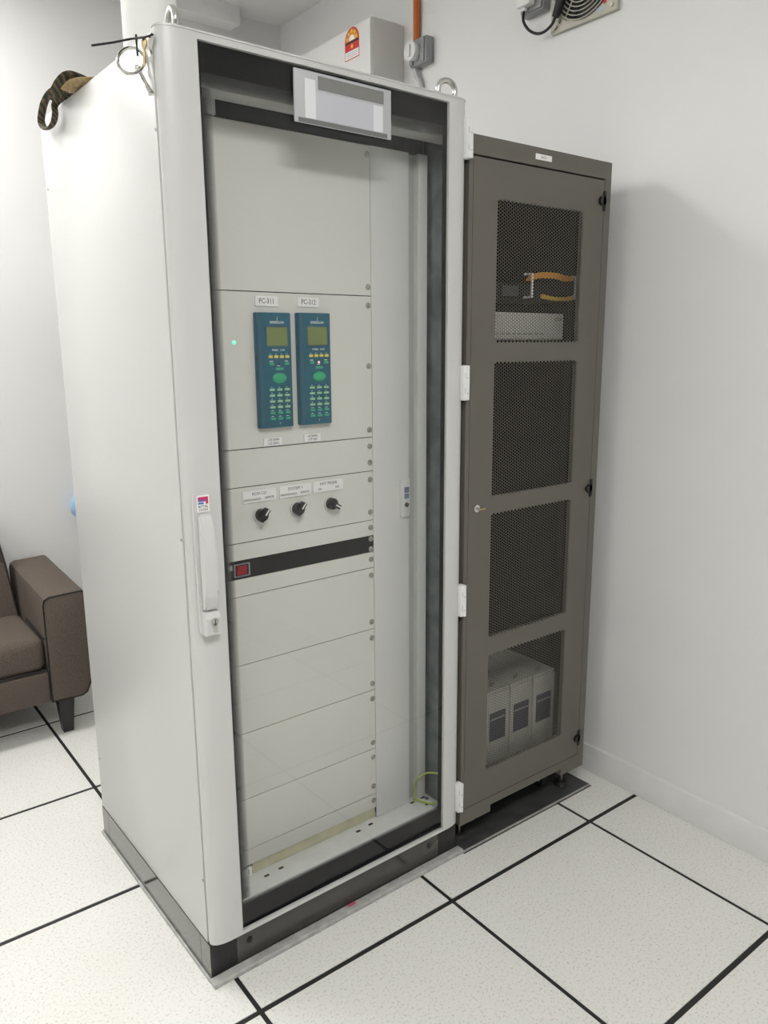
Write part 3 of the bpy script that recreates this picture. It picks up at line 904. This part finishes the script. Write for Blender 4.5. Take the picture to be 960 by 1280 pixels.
MB().prism(a3, 0, -0.1676, -0.1673).build('label_arc', M['paper'], lab)


def star(cy, cz, r):
    return [(cy + (r if k % 2 == 0 else r * 0.45) * math.sin(math.pi * k / 5), cz + (r if k % 2 == 0 else r * 0.45) * math.cos(math.pi * k / 5)) for k in range(10)]


for k in range(5):
    a = math.pi * (0.08 + 0.21 * k)
    MB().prism(star(0.122 + 0.032 * math.cos(a), 0.234 + 0.032 * math.sin(a), 0.0095), 0, -0.1678, -0.1674).build('label_star', M['sticker_y'], lab)
MB().prism(star(0.122, 0.212, 0.011), 0, -0.1674, -0.1669).build('label_star', M['sticker_y'], lab)
box('label_field', M['print_k'], lab, -0.1672, -0.1669, 0.076, 0.168, 0.2235, 0.2315)
box('label_field', M['paper'], lab, -0.1672, -0.1669, 0.077, 0.167, 0.169, 0.197)
for k in range(3):
    box('label_line', M['print_g'], lab, -0.1676, -0.1673, 0.085, 0.160, 0.175 + 0.007 * k, 0.1765 + 0.007 * k)

# ------------------------------------------------------------------ conduit and isolator
cd = MB().cyl((0, 0, 0), 0.0135, CEIL - 2.655, 2, 16).build('conduit', M['orange'], None, True, (XR - 0.015, 1.163, (CEIL + 2.655) / 2))
tag(cd, 'orange conduit pipe running up the right wall to the ceiling', 'conduit')
iso = empty('isolator_switch', (XR, 1.135, 2.61))
tag(iso, 'grey isolator socket with white round cover under the orange conduit', 'socket')
box('back_box', M['grey_pl'], iso, -0.040, -0.0005, -0.058, 0.040, -0.048, 0.046, 0.006)
box('cover_lug', M['grey_pl'], iso, -0.048, -0.040, -0.050, -0.028, -0.044, 0.042, 0.003)
box('cover_lug', M['grey_pl'], iso, -0.048, -0.040, 0.018, 0.036, -0.044, 0.042, 0.003)
MB().cyl((-0.055, 0.006, 0.0), 0.034, 0.030, 0, 24, 0.030).build('round_cover', M['white'], iso, True)
box('toggle', M['white'], iso, -0.0785, -0.069, -0.002, 0.014, -0.022, 0.022, 0.003)
MB().tube(curve_pts([(-0.02, 0.030, -0.045), (-0.02, 0.022, -0.075), (-0.016, 0.008, -0.098), (-0.013, 0.002, -0.13), (-0.013, 0.0, -0.21)]), 0.010, 12).build('flexible_conduit', M['flex'], iso, True)

# ------------------------------------------------------------------ exhaust fan, its socket and lead
FS, FY, FZ = 0.256, 0.359, 2.6165
fan = empty('exhaust_fan', (XR, FY, FZ))
tag(fan, 'ivory square exhaust fan with ring guard, high on the right wall', 'fan')
pf = MB()
n = 40
R0_ = 0.118
sq = []
for k in range(n):
    a = 2 * math.pi * k / n
    c, s_ = math.cos(a), math.sin(a)
    q = FS / 2 / max(abs(c), abs(s_))
    sq.append((q * c, q * s_))
for x in (-0.014, -0.0005):
    pass
A = [pf.bm.verts.new((-0.014, p[0], p[1])) for p in sq]
B = [pf.bm.verts.new((-0.014, R0_ * math.cos(2 * math.pi * k / n), R0_ * math.sin(2 * math.pi * k / n))) for k in range(n)]
C_ = [pf.bm.verts.new((-0.0005, p[0], p[1])) for p in sq]
D_ = [pf.bm.verts.new((-0.0005, v.co.y, v.co.z)) for v in B]
for k in range(n):
    j = (k + 1) % n
    pf.bm.faces.new((A[k], A[j], B[j], B[k])); pf.bm.faces.new((A[k], A[j], C_[j], C_[k]))
    pf.bm.faces.new((B[k], B[j], D_[j], D_[k]))
pf.build('mounting_plate', M['ivory'], fan)
box('back_recess', M['dark'], fan, -0.003, -0.0008, -0.119, 0.119, -0.119, 0.119)
for k in range(5):
    bl = MB().prism([(0.022, -0.016), (0.06, -0.030), (0.106, -0.026), (0.110, 0.010), (0.06, 0.020), (0.022, 0.012)], 0, -0.0115, -0.0095).build('blade', M['smoke'], fan)
    bl.rotation_euler = (2 * math.pi * k / 5 + 0.3, 0, 0)
MB().cyl((-0.008, 0, 0), 0.03, 0.014, 0, 22).build('motor_hub', M['black'], fan, True)
for k in range(9):
    MB().torus((-0.020 - 0.0006 * (8 - k), 0, 0), 0.022 + 0.0118 * k, 0.0020, (1, 0, 0), 44, 6).build('guard_ring', M['ring'], fan, True)
for a in (0.6, 2.17, 3.74, 5.31):
    MB().tube([(-0.0235, 0.02 * math.cos(a), 0.02 * math.sin(a)), (-0.0185, 0.118 * math.cos(a), 0.118 * math.sin(a)), (-0.0145, 0.124 * math.cos(a), 0.124 * math.sin(a))], 0.0024, 6).build('guard_spoke', M['ring'], fan, True)
for y, z in ((-0.108, -0.110), (0.108, -0.110), (0.108, 0.110), (-0.108, 0.110), (0.092, -0.098)):
    MB().cyl((-0.0155, y, z), 0.006, 0.004, 0, 12).build('screw', M['screw'], fan, True)
MB().cyl((-0.0146, -0.082, -0.094), 0.006, 0.001, 0, 12).build('warning_dot', M['sticker_r'], fan)
box('rating_label', pm('rating_blue', (0.45, 0.5, 0.58), 0.5), fan, -0.0150, -0.0142, -0.082, -0.050, -0.116, -0.104)

so = empty('wall_socket', (XR, 0.555, 2.62))
tag(so, 'grey wall socket with white plug beside the exhaust fan', 'socket')
box('back_box', M['grey_pl'], so, -0.034, -0.0005, -0.052, 0.048, -0.052, 0.052, 0.006)
box('face_plate', M['grey_pl'], so, -0.042, -0.034, -0.046, 0.042, -0.046, 0.046, 0.003)
pl = MB().box(-0.072, -0.042, -0.024, 0.036, -0.036, 0.030, 0.006).build('plug', M['white'], so, True)
MB().box(-0.062, -0.048, 0.004, 0.024, -0.046, -0.036, 0.002).build('cord_grip', M['white'], pl)
ld = MB().tube(curve_pts([(0.798, 0.569, 2.574), (0.800, 0.572, 2.548), (0.808, 0.556, 2.519), (0.815, 0.526, 2.500), (0.818, 0.494, 2.498), (0.820, 0.467, 2.511), (0.821, 0.455, 2.530)]), 0.0045, 10).build('power_lead', M['rubber'], None, True)
tag(ld, 'black power lead looping from the wall socket to the fan', 'cable')
MB().tube([(0.821, 0.456, 2.528), (0.822, 0.444, 2.550), (0.823, 0.428, 2.585), (0.823, 0.420, 2.60)], [0.011, 0.0145, 0.0145, 0.010], 12).build('connector', M['rubber'], ld, True)

# ------------------------------------------------------------------ sofa by the back wall
sf = empty('sofa', (-1.05, 1.90, 0))
tag(sf, 'brown fabric sofa with dark piping and black legs by the back wall', 'sofa')


def arm(sign):
    # front outline in x (world offset from sofa centre), z
    pts = [(0.445, 0.150), (0.445, 0.545), (0.450, 0.565), (0.468, 0.574), (0.590, 0.578), (0.600, 0.572), (0.606, 0.42), (0.606, 0.26), (0.598, 0.20), (0.580, 0.158), (0.560, 0.148)]
    m_ = MB()
    ysl = [(-0.245, 0.0), (-0.240, 0.004), (0.15, 0.026), (0.290, 0.034)]
    rings = []
    for y, dz in ysl:
        inset = 0.006 if y == -0.245 else 0.0
        rings.append([m_.bm.verts.new((sign * (x + (inset if x < 0.5 else -inset)), y, z + (dz if z > 0.4 else 0) - (inset if z > 0.4 else -inset))) for x, z in pts])
    n_ = len(pts)
    for i in range(len(rings) - 1):
        for k in range(n_):
            m_.bm.faces.new((rings[i][k], rings[i][(k + 1) % n_], rings[i + 1][(k + 1) % n_], rings[i + 1][k]))
    m_.bm.faces.new(rings[0]); m_.bm.faces.new(list(reversed(rings[-1])))
    a_ = m_.build('armrest', M['fabric'], sf, True)
    MB().tube([(sign * x, -0.2425, z) for x, z in pts], 0.0032, 6, closed=True).build('piping', M['piping'], a_, True)
    return a_


arm(1); arm(-1)
st = MB().box(-0.443, 0.443, -0.225, 0.16, 0.275, 0.415, 0.035, 4).build('seat_cushion', M['fabric'], sf, True)
MB().tube([(-0.443, -0.228, 0.283), (0.443, -0.228, 0.283)], 0.0035, 6).build('piping', M['piping'], st, True)
MB().tube([(0.4425, -0.215, 0.405), (0.4425, 0.05, 0.415)], 0.003, 6).build('piping', M['piping'], st, True)
box('front_rail', M['fabric'], sf, -0.444, 0.444, -0.235, 0.28, 0.148, 0.274, 0.008)
bk = MB()
bk.prism([(0.13, 0.40), (0.165, 0.62), (0.20, 0.80), (0.25, 0.83), (0.292, 0.80), (0.292, 0.28), (0.13, 0.28)], 0, -0.428, 0.428)
bmesh.ops.bevel(bk.bm, geom=[e for e in bk.bm.edges], offset=0.02, segments=3, affect='EDGES')
b_ = bk.build('backrest', M['fabric'], sf, True)
for v in b_.data.vertices:
    if v.co.z > 0.5: v.co.x *= 1.0 - 0.10 * (v.co.z - 0.5) / 0.36
MB().tube(curve_pts([(0.422, 0.136, 0.42), (0.418, 0.150, 0.52), (0.404, 0.168, 0.64), (0.385, 0.200, 0.78)]), 0.003, 6).build('piping', M['piping'], b_, True)
for x in (-0.50, 0.50):
    for y in (-0.20, 0.25):
        m_ = MB()
        t = [(-0.031, -0.03), (0.031, -0.03), (0.031, 0.03), (-0.031, 0.03)]
        A = [m_.bm.verts.new((x + p[0] * 0.62, y + p[1] * 0.62 - 0.004, 0.0)) for p in t]
        B = [m_.bm.verts.new((x + p[0], y + p[1], 0.150)) for p in t]
        m_.bm.faces.new(A); m_.bm.faces.new(B)
        for k in range(4): m_.bm.faces.new((A[k], A[(k + 1) % 4], B[(k + 1) % 4], B[k]))
        m_.build('leg', M['leg'], sf)

# pale blue bag hanging on the back wall, mostly hidden by the cabinet
bb = MB().sphere((0, 0, 0), 0.075, 0.035, 0.070, 24, 14)
for v in bb.bm.verts:
    v.co.z -= 0.25 * abs(v.co.x)
bb = bb.build('plastic_bag', M['paleblue'], None, True, (-0.258, YB - 0.036, 0.830))
tag(bb, 'pale blue rounded bag on the back wall peeping out behind the cabinet', 'bag')
MB().cyl((0, 0.027, 0.072), 0.006, 0.018, 1, 10).build('wall_hook', M['steel'], bb, True)

# ------------------------------------------------------------------ things on and at the top of the light grey cabinet
rl_ = empty('paper_roll', (-0.575, 0.345, H))
tag(rl_, 'white paper roll standing on the cabinet top behind the lifting eye', 'paper roll')
pr_ = MB()
seg = 40
prof = [(0.020, 0.0), (0.055, 0.0), (0.0565, 0.004), (0.0565, 0.236), (0.055, 0.24), (0.020, 0.24)]
rr = [[pr_.bm.verts.new((r_ * math.cos(2 * math.pi * k / seg), r_ * math.sin(2 * math.pi * k / seg), z)) for k in range(seg)] for r_, z in prof]
for i in range(len(rr)):
    a_, b2 = rr[i], rr[(i + 1) % len(rr)]
    for k in range(seg): pr_.bm.faces.new((a_[k], a_[(k + 1) % seg], b2[(k + 1) % seg], b2[k]))
pr_.build('paper', M['paper'], rl_, True)
MB().cyl((0, 0, 0.12), 0.0195, 0.238, 2, 24, cap=False).build('core', M['tan'], rl_, True)
gb = MB().box(-0.006, 0.006, -0.05, 0.05, 0.0, 0.122, 0.001).build('green_booklet', M['green_dark'], None, False, (-0.496, 0.415, H))
gb.rotation_euler = (0, 0, -0.62)
tag(gb, 'dark green booklet standing beside the paper roll on the cabinet', 'booklet')

stp = empty('webbing_strap', (-0.655, 0.70, H))
tag(stp, 'striped green and brown webbing strap draped over the rear corner of the cabinet top', 'strap')


def sp(pts): return [(p[0] + 0.655, p[1] - 0.70, p[2] - H) for p in pts]


MB().tube(curve_pts(sp([(-0.600, 0.600, 2.103), (-0.640, 0.615, 2.106), (-0.664, 0.655, 2.118), (-0.676, 0.722, 2.119), (-0.678, 0.781, 2.110), (-0.676, 0.823, 2.094), (-0.675, 0.842, 2.076), (-0.675, 0.823, 2.057), (-0.675, 0.783, 2.047), (-0.674, 0.742, 2.052), (-0.674, 0.722, 2.068), (-0.672, 0.722, 2.090), (-0.650, 0.700, 2.106), (-0.610, 0.690, 2.103)]), 6), 0.01, 10, flat=(0.009, 0.0035)).build('loop', M['strap'], stp, True)
MB().tube(curve_pts(sp([(-0.590, 0.60, 2.106), (-0.640, 0.585, 2.116), (-0.668, 0.600, 2.124), (-0.680, 0.640, 2.112), (-0.682, 0.680, 2.095)]), 6), 0.01, 10, flat=(0.016, 0.004)).build('band', M['strap'], stp, True)
MB().tube(curve_pts(sp([(-0.585, 0.63, 2.101), (-0.640, 0.635, 2.108), (-0.668, 0.660, 2.108), (-0.674, 0.700, 2.092)]), 6), 0.01, 10, flat=(0.016, 0.005)).build('band', M['strap'], stp, True)
MB().tube(curve_pts(sp([(-0.600, 0.50, 2.099), (-0.640, 0.53, 2.101), (-0.662, 0.575, 2.104), (-0.668, 0.620, 2.096)]), 5), 0.01, 10, flat=(0.020, 0.004)).build('tan_end', M['tan'], stp, True)


def cl(p):   # cabinet-local to world
    return cab_m @ Vector(p)


cab_m = Matrix.Translation((-0.6509, 0.1473, 0)) @ Matrix.Rotation(0.0135, 4, 'Z')
tie = MB().tube([cl((-0.097, 0.060, 2.061)), cl((-0.058, 0.060, 2.074)), cl((-0.020, 0.058, 2.088)), cl((-0.008, 0.020, 2.083)), cl((-0.004, -0.002, 2.082))], 0.003, 8, flat=(0.0036, 0.0020)).build('cable_tie', M['rubber'], None, True)
tag(tie, 'long black cable tie stuck out from the cabinet top corner', 'cable tie')
MB().tube([cl((-0.012, 0.055, 2.096)), cl((-0.0125, 0.053, 2.058))], 0.0022, 8).build('tie_loop', M['rubber'], tie, True)
nrm = Vector((-0.55, -0.80, 0.25))
key = empty('cabinet_key', cl((-0.024, 0.058, 2.049)))
tag(key, 'large steel ring-handled key hanging from the black cable tie', 'key')
kw = MB().torus((0, 0, 0), 0.0255, 0.0032, nrm, 36, 8).build('ring_handle', M['chrome'], key, True)
a_ = cl((-0.014, 0.052, 2.036)) - key.location
b2 = cl((-0.006, 0.016, 1.984)) - key.location
mid = a_.lerp(b2, 0.72)
MB().tube([a_, mid], 0.0044, 10).build('shaft', M['chrome'], key, True)
MB().tube([mid, b2], 0.0058, 12).build('socket_tip', M['chrome'], key, True)
MB().sphere(a_, 0.008, 0.006, 0.006, 12, 8).build('collar', M['chrome'], key, True)
for nm, p, mat, lb in (('small_key', (-0.0045, 0.004, 2.060), M['chrome'], 'small bright silver key beside the cabinet door edge'),
                       ('small_key', (-0.0080, 0.030, 2.062), M['brass'], 'small brass coloured key hanging between the ring key and silver key')):
    o = empty(nm, cl(p))
    o.rotation_euler = (0.10 if mat is M['brass'] else -0.02, 0, 0.15)
    tag(o, lb, 'key')
    hb = MB()
    hb.prism([(-0.0095, 0.010), (-0.0095, 0.016), (-0.003, 0.024), (0.003, 0.024), (0.0095, 0.016), (0.0095, 0.010), (0.004, 0.003), (-0.004, 0.003)], 0, -0.0011, 0.0011)
    hb.build('bow', mat, o)
    MB().prism([(-0.0035, 0.003), (0.0035, 0.003), (0.0035, -0.016), (0.0018, -0.019), (0.003, -0.022), (0.0, -0.027), (-0.0035, -0.022)], 0, -0.0010, 0.0010).build('blade', mat, o)
    MB().cyl((-0.0012, 0, 0.019), 0.0018, 0.0006, 0, 10).build('key_hole', M['print_k'], o)
